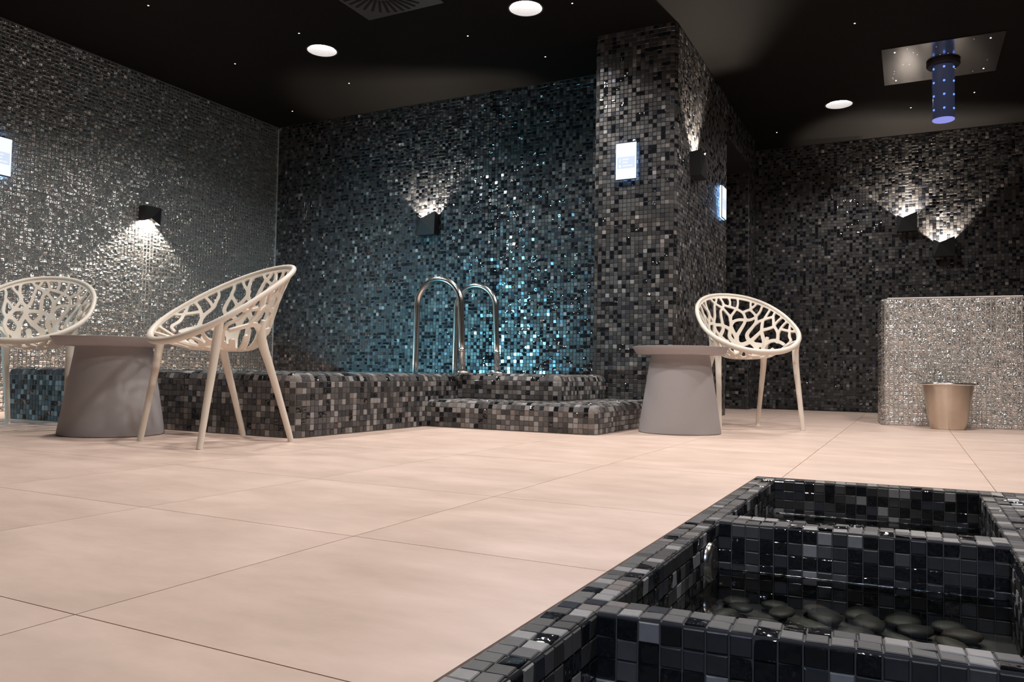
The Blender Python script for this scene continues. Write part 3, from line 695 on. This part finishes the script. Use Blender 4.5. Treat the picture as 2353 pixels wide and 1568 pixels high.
def make_chair(label, loc, rz, s):
    t = thing('lounge_chair', label, 'chair', loc, rz, 'cream branch-patterned chairs'); t.scale = (s, s, s)
    o = mesh_obj('seat_shell', shell_mesh(), M_CHAIR, t); smooth_by_angle(o, 50)
    ph = np.linspace(0, 2 * math.pi, 120, endpoint=False); rl = chair_rim(ph)
    bm = bmesh.new(); tube(bm, [tuple(p) for p in rl], [0.0116 + 0.0055 * max(0, math.cos(a)) for a in ph], 12, True); fix(bm); mesh_obj('rim', bm, M_CHAIR, t, True)
    for sy in (1, -1):
        a = 1.075; rp = chair_rim(np.array(a)); 
        pts = [(0.183, .254, 0.0), (0.178, .2525, 0.03), (0.150, .246, 0.20), (0.124, .240, 0.36), (0.113, .240, 0.45), (0.110, .247, 0.50), (rp[0], rp[1], rp[2] - .004)]
        rad = [0.0130, 0.0135, 0.0150, 0.0175, 0.0195, 0.0185, 0.012]
        P = catmull(pts, 4); r2 = np.interp(np.linspace(0, 1, len(P)), np.linspace(0, 1, len(rad)), rad)
        bm = bmesh.new(); tube(bm, [(p[0], sy * p[1], p[2]) for p in P], list(r2), 14); fix(bm); o = mesh_obj('leg', bm, M_CHAIR, t, True); smooth_by_angle(o, 50)
        pts = [(-.305, .196, 0.0), (-.300, .1955, 0.03), (-.245, .187, 0.20), (-.190, .178, 0.36), (-.163, .170, 0.44), (-.150, .172, 0.50), (-.147, .187, 0.56)]
        rad = [0.0130, 0.0135, 0.0150, 0.0180, 0.0215, 0.0190, 0.010]
        P = catmull(pts, 4); r2 = np.interp(np.linspace(0, 1, len(P)), np.linspace(0, 1, len(rad)), rad)
        bm = bmesh.new(); tube(bm, [(p[0], sy * p[1], p[2]) for p in P], list(r2), 14); fix(bm); o = mesh_obj('leg', bm, M_CHAIR, t, True); smooth_by_angle(o, 50)
    return t
def dup(root, loc, rz, s, label):
    r = root.copy(); COL.objects.link(r); r.location = loc; r.rotation_euler = (0, 0, rz); r.scale = (s, s, s); r['label'] = label
    for c in root.children: d = c.copy(); COL.objects.link(d); d.parent = r
    return r
ch = make_chair('cream branch-patterned shell chair at the left edge, left of the grey table', (-4.1108, 2.4857, 0), -0.8846, 0.9782)
dup(ch, (-2.74, 2.4518, 0), -1.7721, 0.9662, 'cream branch-patterned shell chair seen side-on before the pool corner, nearest the camera')
dup(ch, (-0.9249, 5.1628, 0), -0.9799, 1.0624, 'cream branch-patterned shell chair standing right of the column beside a grey table')

# ------------------------------------------------------------------ wall lamps
def wall_lamp(label, origin, out, side, up, w=0.175, h=0.165, d=0.09):
    """origin: centre of the back on the wall; out/side/up unit vectors; the open end is at +up"""
    O, o_, s_, u_ = Vector(origin), Vector(out), Vector(side), Vector(up)
    t = thing('wall_lamp', label, 'lamp', origin, group='black folded wall lamps')
    P = lambda a, b, c: O + s_ * (a * w) + u_ * (b * h) + o_ * c
    bm = bmesh.new(); T = 0.002
    TL, TR, N_, BL, BR_ = P(-.5, .5, d * .82), P(.5, .62, d * .82), P(-.20, .30, d * 1.08), P(-.5, -.5, d * .92), P(.5, -.5, d * .92)
    tl, tr, bl, br = P(-.5, .44, 0), P(.5, .50, 0), P(-.5, -.5, 0), P(.5, -.5, 0)
    v = {k: bm.verts.new(p) for k, p in dict(TL=TL, TR=TR, N=N_, BL=BL, BR=BR_, tl=tl, tr=tr, bl=bl, br=br).items()}
    for f in (('TL', 'BL', 'N'), ('BL', 'BR', 'N'), ('N', 'BR', 'TR'), ('TL', 'tl', 'bl', 'BL'), ('TR', 'BR', 'br', 'tr'), ('BL', 'bl', 'br', 'BR')): bm.faces.new([v[k] for k in f])
    me_o = mesh_obj('shade', bm, M_LAMPBLACK, t); md = me_o.modifiers.new('thick', 'SOLIDIFY'); md.thickness = 0.003; md.offset = 0
    bm = bmesh.new(); q = [P(-.40, -.42, 0.004), P(.40, -.42, 0.004), P(.40, -.42, d * .8), P(-.40, -.42, d * .8)]
    q2 = [p + u_ * 0.02 for p in q]; a = [bm.verts.new(p) for p in q]; b = [bm.verts.new(p) for p in q2]
    bm.faces.new(a); bm.faces.new(b[::-1])
    for i in range(4): bm.faces.new((a[i], a[(i + 1) % 4], b[(i + 1) % 4], b[i]))
    fix(bm); mesh_obj('lamp_board', bm, emit('warm_led_board', (1.0, 0.85, 0.68), 4.0), t)
    anchor(t)
wall_lamp('black folded wall lamp shining up on the dark mosaic above the pool', (-3.775, YB - 0.004, 1.612), (0, -1, 0), (1, 0, 0), (0, 0, 1), 0.185, 0.18)
wall_lamp('black wall lamp shining down on the silver mosaic left wall', (XL + 0.005, 4.30, 1.57), (1, 0, 0), (0, 1, 0), (0, 0, -1), 0.150, 0.125)
wall_lamp('black wall lamp shining up on the right side of the column', (CX1 + 0.004, 5.56, 1.845), (1, 0, 0), (0, 1, 0), (0, 0, 1), 0.18, 0.18)
wall_lamp('higher of two black wall lamps on the right rear wall, left one', (-0.025, YR - 0.004, 1.842), (0, -1, 0), (1, 0, 0), (0, 0, 1), 0.175, 0.165)
wall_lamp('lower of two black wall lamps on the right rear wall, right one', (0.288, YR - 0.004, 1.582), (0, -1, 0), (1, 0, 0), (0, 0, 1), 0.175, 0.165)

# ------------------------------------------------------------------ lit control panels
def panel(label, origin, out, side, w, h):
    O, o_, s_, u_ = Vector(origin), Vector(out), Vector(side), Vector((0, 0, 1))
    t = thing('control_panel', label, 'panel', origin, group='lit wall control panels')
    def slab(name, a0, a1, b0, b1, c0, c1, m):
        bm = bmesh.new()
        P = [O + s_ * a + u_ * b + o_ * c for c in (c0, c1) for a, b in ((a0, b0), (a1, b0), (a1, b1), (a0, b1))]
        v = [bm.verts.new(p) for p in P]
        for f in ((0, 1, 2, 3), (4, 5, 6, 7), (0, 1, 5, 4), (1, 2, 6, 5), (2, 3, 7, 6), (3, 0, 4, 7)): bm.faces.new([v[i] for i in f])
        fix(bm); return mesh_obj(name, bm, m, t)
    W2, H2 = w / 2, h / 2
    slab('backlight', -W2 + .004, W2 - .004, -H2 + .004, H2 - .004, 0.008, 0.020, M_HALO)
    slab('frame', -W2, W2, -H2, H2, 0.020, 0.026, M_LAMPBLACK)
    slab('screen', -W2 + .002, W2 - .002, -H2 + .006, H2 - .006, 0.026, 0.0285, M_SCREEN)
    slab('screen_band', -W2 + .012, W2 - .012, -H2 * .42, H2 * .22, 0.0285, 0.0290, M_SCREEN2)
    bm = bmesh.new()
    def bar(a0, a1, b0, b1):
        P = [O + s_ * a + u_ * b + o_ * 0.0296 for a, b in ((a0, b0), (a1, b0), (a1, b1), (a0, b1))]; bm.faces.new([bm.verts.new(p) for p in P])
    for row, (y, n) in enumerate(((H2 * .08, 4), (-H2 * .08, 3), (-H2 * .26, 6))):
        x = -W2 * .30
        for k in range(n):
            lw = 0.006 + 0.003 * ((k * 7 + row * 3) % 3); bar(x, x + lw, y - .0045, y + .0045); x += lw + .003
        c = [O + s_ * (-W2 * .58 + 0.010 * math.cos(q)) + u_ * (y + 0.010 * math.sin(q)) + o_ * 0.0296 for q in np.linspace(0, 2 * math.pi, 17)[:-1]] if row == 2 else None
        if c: bm.faces.new([bm.verts.new(p) for p in c])
        elif row == 0: bar(-W2 * .62, -W2 * .54, y - .02, y + .008)
    bar(-W2 + .014, W2 - .014, -H2 * .44, -H2 * .40)
    fix(bm); mesh_obj('glyphs', bm, M_GLYPH, t)
    anchor(t)
panel('glowing white-blue control panel on the front of the mosaic column', (-1.736, CY0 - 0.004, 1.797), (0, -1, 0), (1, 0, 0), 0.150, 0.262)
panel('glowing white-blue control panel on the silver left wall, cut by the photo edge', (XL + 0.005, 3.118, 1.758), (1, 0, 0), (0, 1, 0), 0.150, 0.270)
panel('glowing control panel seen edge-on on the right side of the column', (CX1 + 0.004, 6.50, 1.765), (1, 0, 0), (0, 1, 0), 0.16, 0.270)

# ------------------------------------------------------------------ ceiling fittings
def downlight(loc, label, first=None):
    if first is None:
        t = thing('downlight', label, 'lamp', (*loc, CEIL), group='round recessed downlights')
        bm = bmesh.new(); lathe(bm, [(0.118, -0.003), (0.118, 0.0), (0.111, 0.0), (0.111, 0.060), (0.1085, 0.060), (0.1085, -0.003), (0.118, -0.003)], 48); fix(bm); mesh_obj('trim_ring', bm, mat('trim_grey', (0.06, 0.057, 0.056), 0.6), t)
        bm = bmesh.new(); lathe(bm, [(0, 0.050), (0.108, 0.050), (0.108, 0.056), (0, 0.056)], 48); fix(bm); mesh_obj('lens', bm, M_LENS, t)
        return t
    t = first.copy(); COL.objects.link(t); t.location = (*loc, CEIL); t['label'] = label
    for c in first.children: d = c.copy(); COL.objects.link(d); d.parent = t
    return t
DL = ['round white downlight in the black ceiling nearest the left wall', 'round white downlight in the black ceiling at the top edge, left of the column', 'round white downlight in the black ceiling right of the column']
d0 = downlight(LAMPS_SEEN[0], DL[0])
for p, l in zip(LAMPS_SEEN[1:], DL[1:]): downlight(p, l, d0)
STARS = [((-4.497, 3.416), 'at the top edge far left'), ((-3.878, 4.170), 'above left of the left downlight'), ((-4.730, 4.384), 'left of and below the left downlight'), ((-4.172, 5.093), 'below the left downlight'),
         ((-5.108, 5.435), 'nearest the left back corner'), ((-2.803, 4.714), 'left of and below the middle downlight'), ((-1.940, 4.573), 'at the top edge right of the middle downlight'), ((-2.454, 5.278), 'nearest the top of the column'),
         ((-0.327, 5.639), 'high up left of the mirror plate'), ((-1.157, 7.885), 'lowest one, left of the right downlight'), ((0.481, 7.426), 'right of the blue tube'), ((0.011, 7.627), 'between the right downlight and the blue tube')]
s0 = None
for (x, y), where in STARS:
    if s0 is None:
        s0 = thing('star_light', 'pinprick star light in the black ceiling, ' + where, 'lamp', (x, y, CEIL), group='ceiling star lights')
        bm = bmesh.new(); lathe(bm, [(0.010, 0), (0.010, -0.002), (0.006, -0.003), (0.006, 0.0)], 16); fix(bm); mesh_obj('bezel', bm, M_LAMPBLACK, s0)
        bm = bmesh.new(); lathe(bm, [(0.0058, -0.001), (0.004, -0.004), (0, -0.005)], 12); fix(bm); mesh_obj('lens', bm, M_STAR, s0)
    else:
        t = s0.copy(); COL.objects.link(t); t.location = (x, y, CEIL); t['label'] = 'pinprick star light in the black ceiling, ' + where
        for c in s0.children: d = c.copy(); COL.objects.link(d); d.parent = t
# swirl air diffuser
vt = thing('air_diffuser', 'square swirl air diffuser with dark radial slots in the ceiling at the top edge', 'air vent', (-2.985, 3.905, CEIL))
bm = bmesh.new(); box(bm, -0.30, 0.30, -0.30, 0.30, -0.010, -0.001); bevel(bm, 0.003, 1); mesh_obj('plate', bm, M_VENT, vt)
SLOTS = []
for k in range(32):
    a = 2 * math.pi * k / 32
    o = None
    if not SLOTS:
        bm = bmesh.new(); box(bm, 0.115, 0.275, -0.009, 0.009, -0.0125, -0.0095); o = mesh_obj('slot', bm, M_BLACK, vt); SLOTS.append(o)
    else: o = SLOTS[0].copy(); COL.objects.link(o); o.parent = vt
    o.rotation_euler = (0, 0, a + 0.0)
# shower plate and light tube
sp = thing('shower_plate', 'square mirror steel rain shower plate in the ceiling above the blue tube', 'shower', (0.205, 6.55, CEIL))
bm = bmesh.new(); box(bm, -0.385, 0.385, -0.385, 0.385, -0.012, -0.001); mesh_obj('plate', bm, M_PLATE, sp)
for sx in (1, -1):
    for sy in (1, -1):
        bm = bmesh.new(); lathe(bm, [(0.0045, -0.0118), (0.0045, -0.0135), (0, -0.014)], 12); 
        for v in bm.verts: v.co.x += sx * .30; v.co.y += sy * .30
        fix(bm); mesh_obj('spot_led', bm, M_STAR, sp)
for k in range(18):  # emissive dots imitate star light reflections in the mirror plate
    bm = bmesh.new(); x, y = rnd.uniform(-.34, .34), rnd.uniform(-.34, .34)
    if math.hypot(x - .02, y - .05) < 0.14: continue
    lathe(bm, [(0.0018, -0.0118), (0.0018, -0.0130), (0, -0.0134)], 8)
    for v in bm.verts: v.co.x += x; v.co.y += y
    fix(bm); mesh_obj('plate_glint', bm, M_GLINT, sp)
tb = thing('light_tube', 'hanging clear tube with rows of blue lights below the shower plate', 'lamp', (0.227, 6.60, CEIL - 0.012))
bm = bmesh.new(); lathe(bm, [(0.0, 0.0), (0.112, 0.0), (0.114, -0.022), (0.108, -0.030), (0.0, -0.030)], 48); fix(bm); mesh_obj('collar', bm, M_LAMPBLACK, tb)
TZ0, TZ1, TR_ = -0.001, -0.432, 0.0745
bm = bmesh.new(); lathe(bm, [(TR_, TZ0), (TR_, TZ1)], 48); fix(bm); mesh_obj('tube_wall', bm, M_TUBE, tb, True)
bm = bmesh.new(); lathe(bm, [(TR_, TZ1), (TR_, TZ1 - 0.006), (TR_ - .004, TZ1 - 0.010), (0, TZ1 - 0.010)], 48); fix(bm); mesh_obj('end_cap', bm, M_LEDCAP, tb)
led = None
for z in (-0.055, -0.160, -0.262, -0.366):
    for k in range(6):
        a = 2 * math.pi * k / 6 - 1.53
        if led is None:
            bm = bmesh.new(); bmesh.ops.create_icosphere(bm, subdivisions=1, radius=0.0095); led = mesh_obj('led', bm, M_LEDB, tb); o = led
        else: o = led.copy(); COL.objects.link(o); o.parent = tb
        o.location = (TR_ * math.cos(a), TR_ * math.sin(a), z)
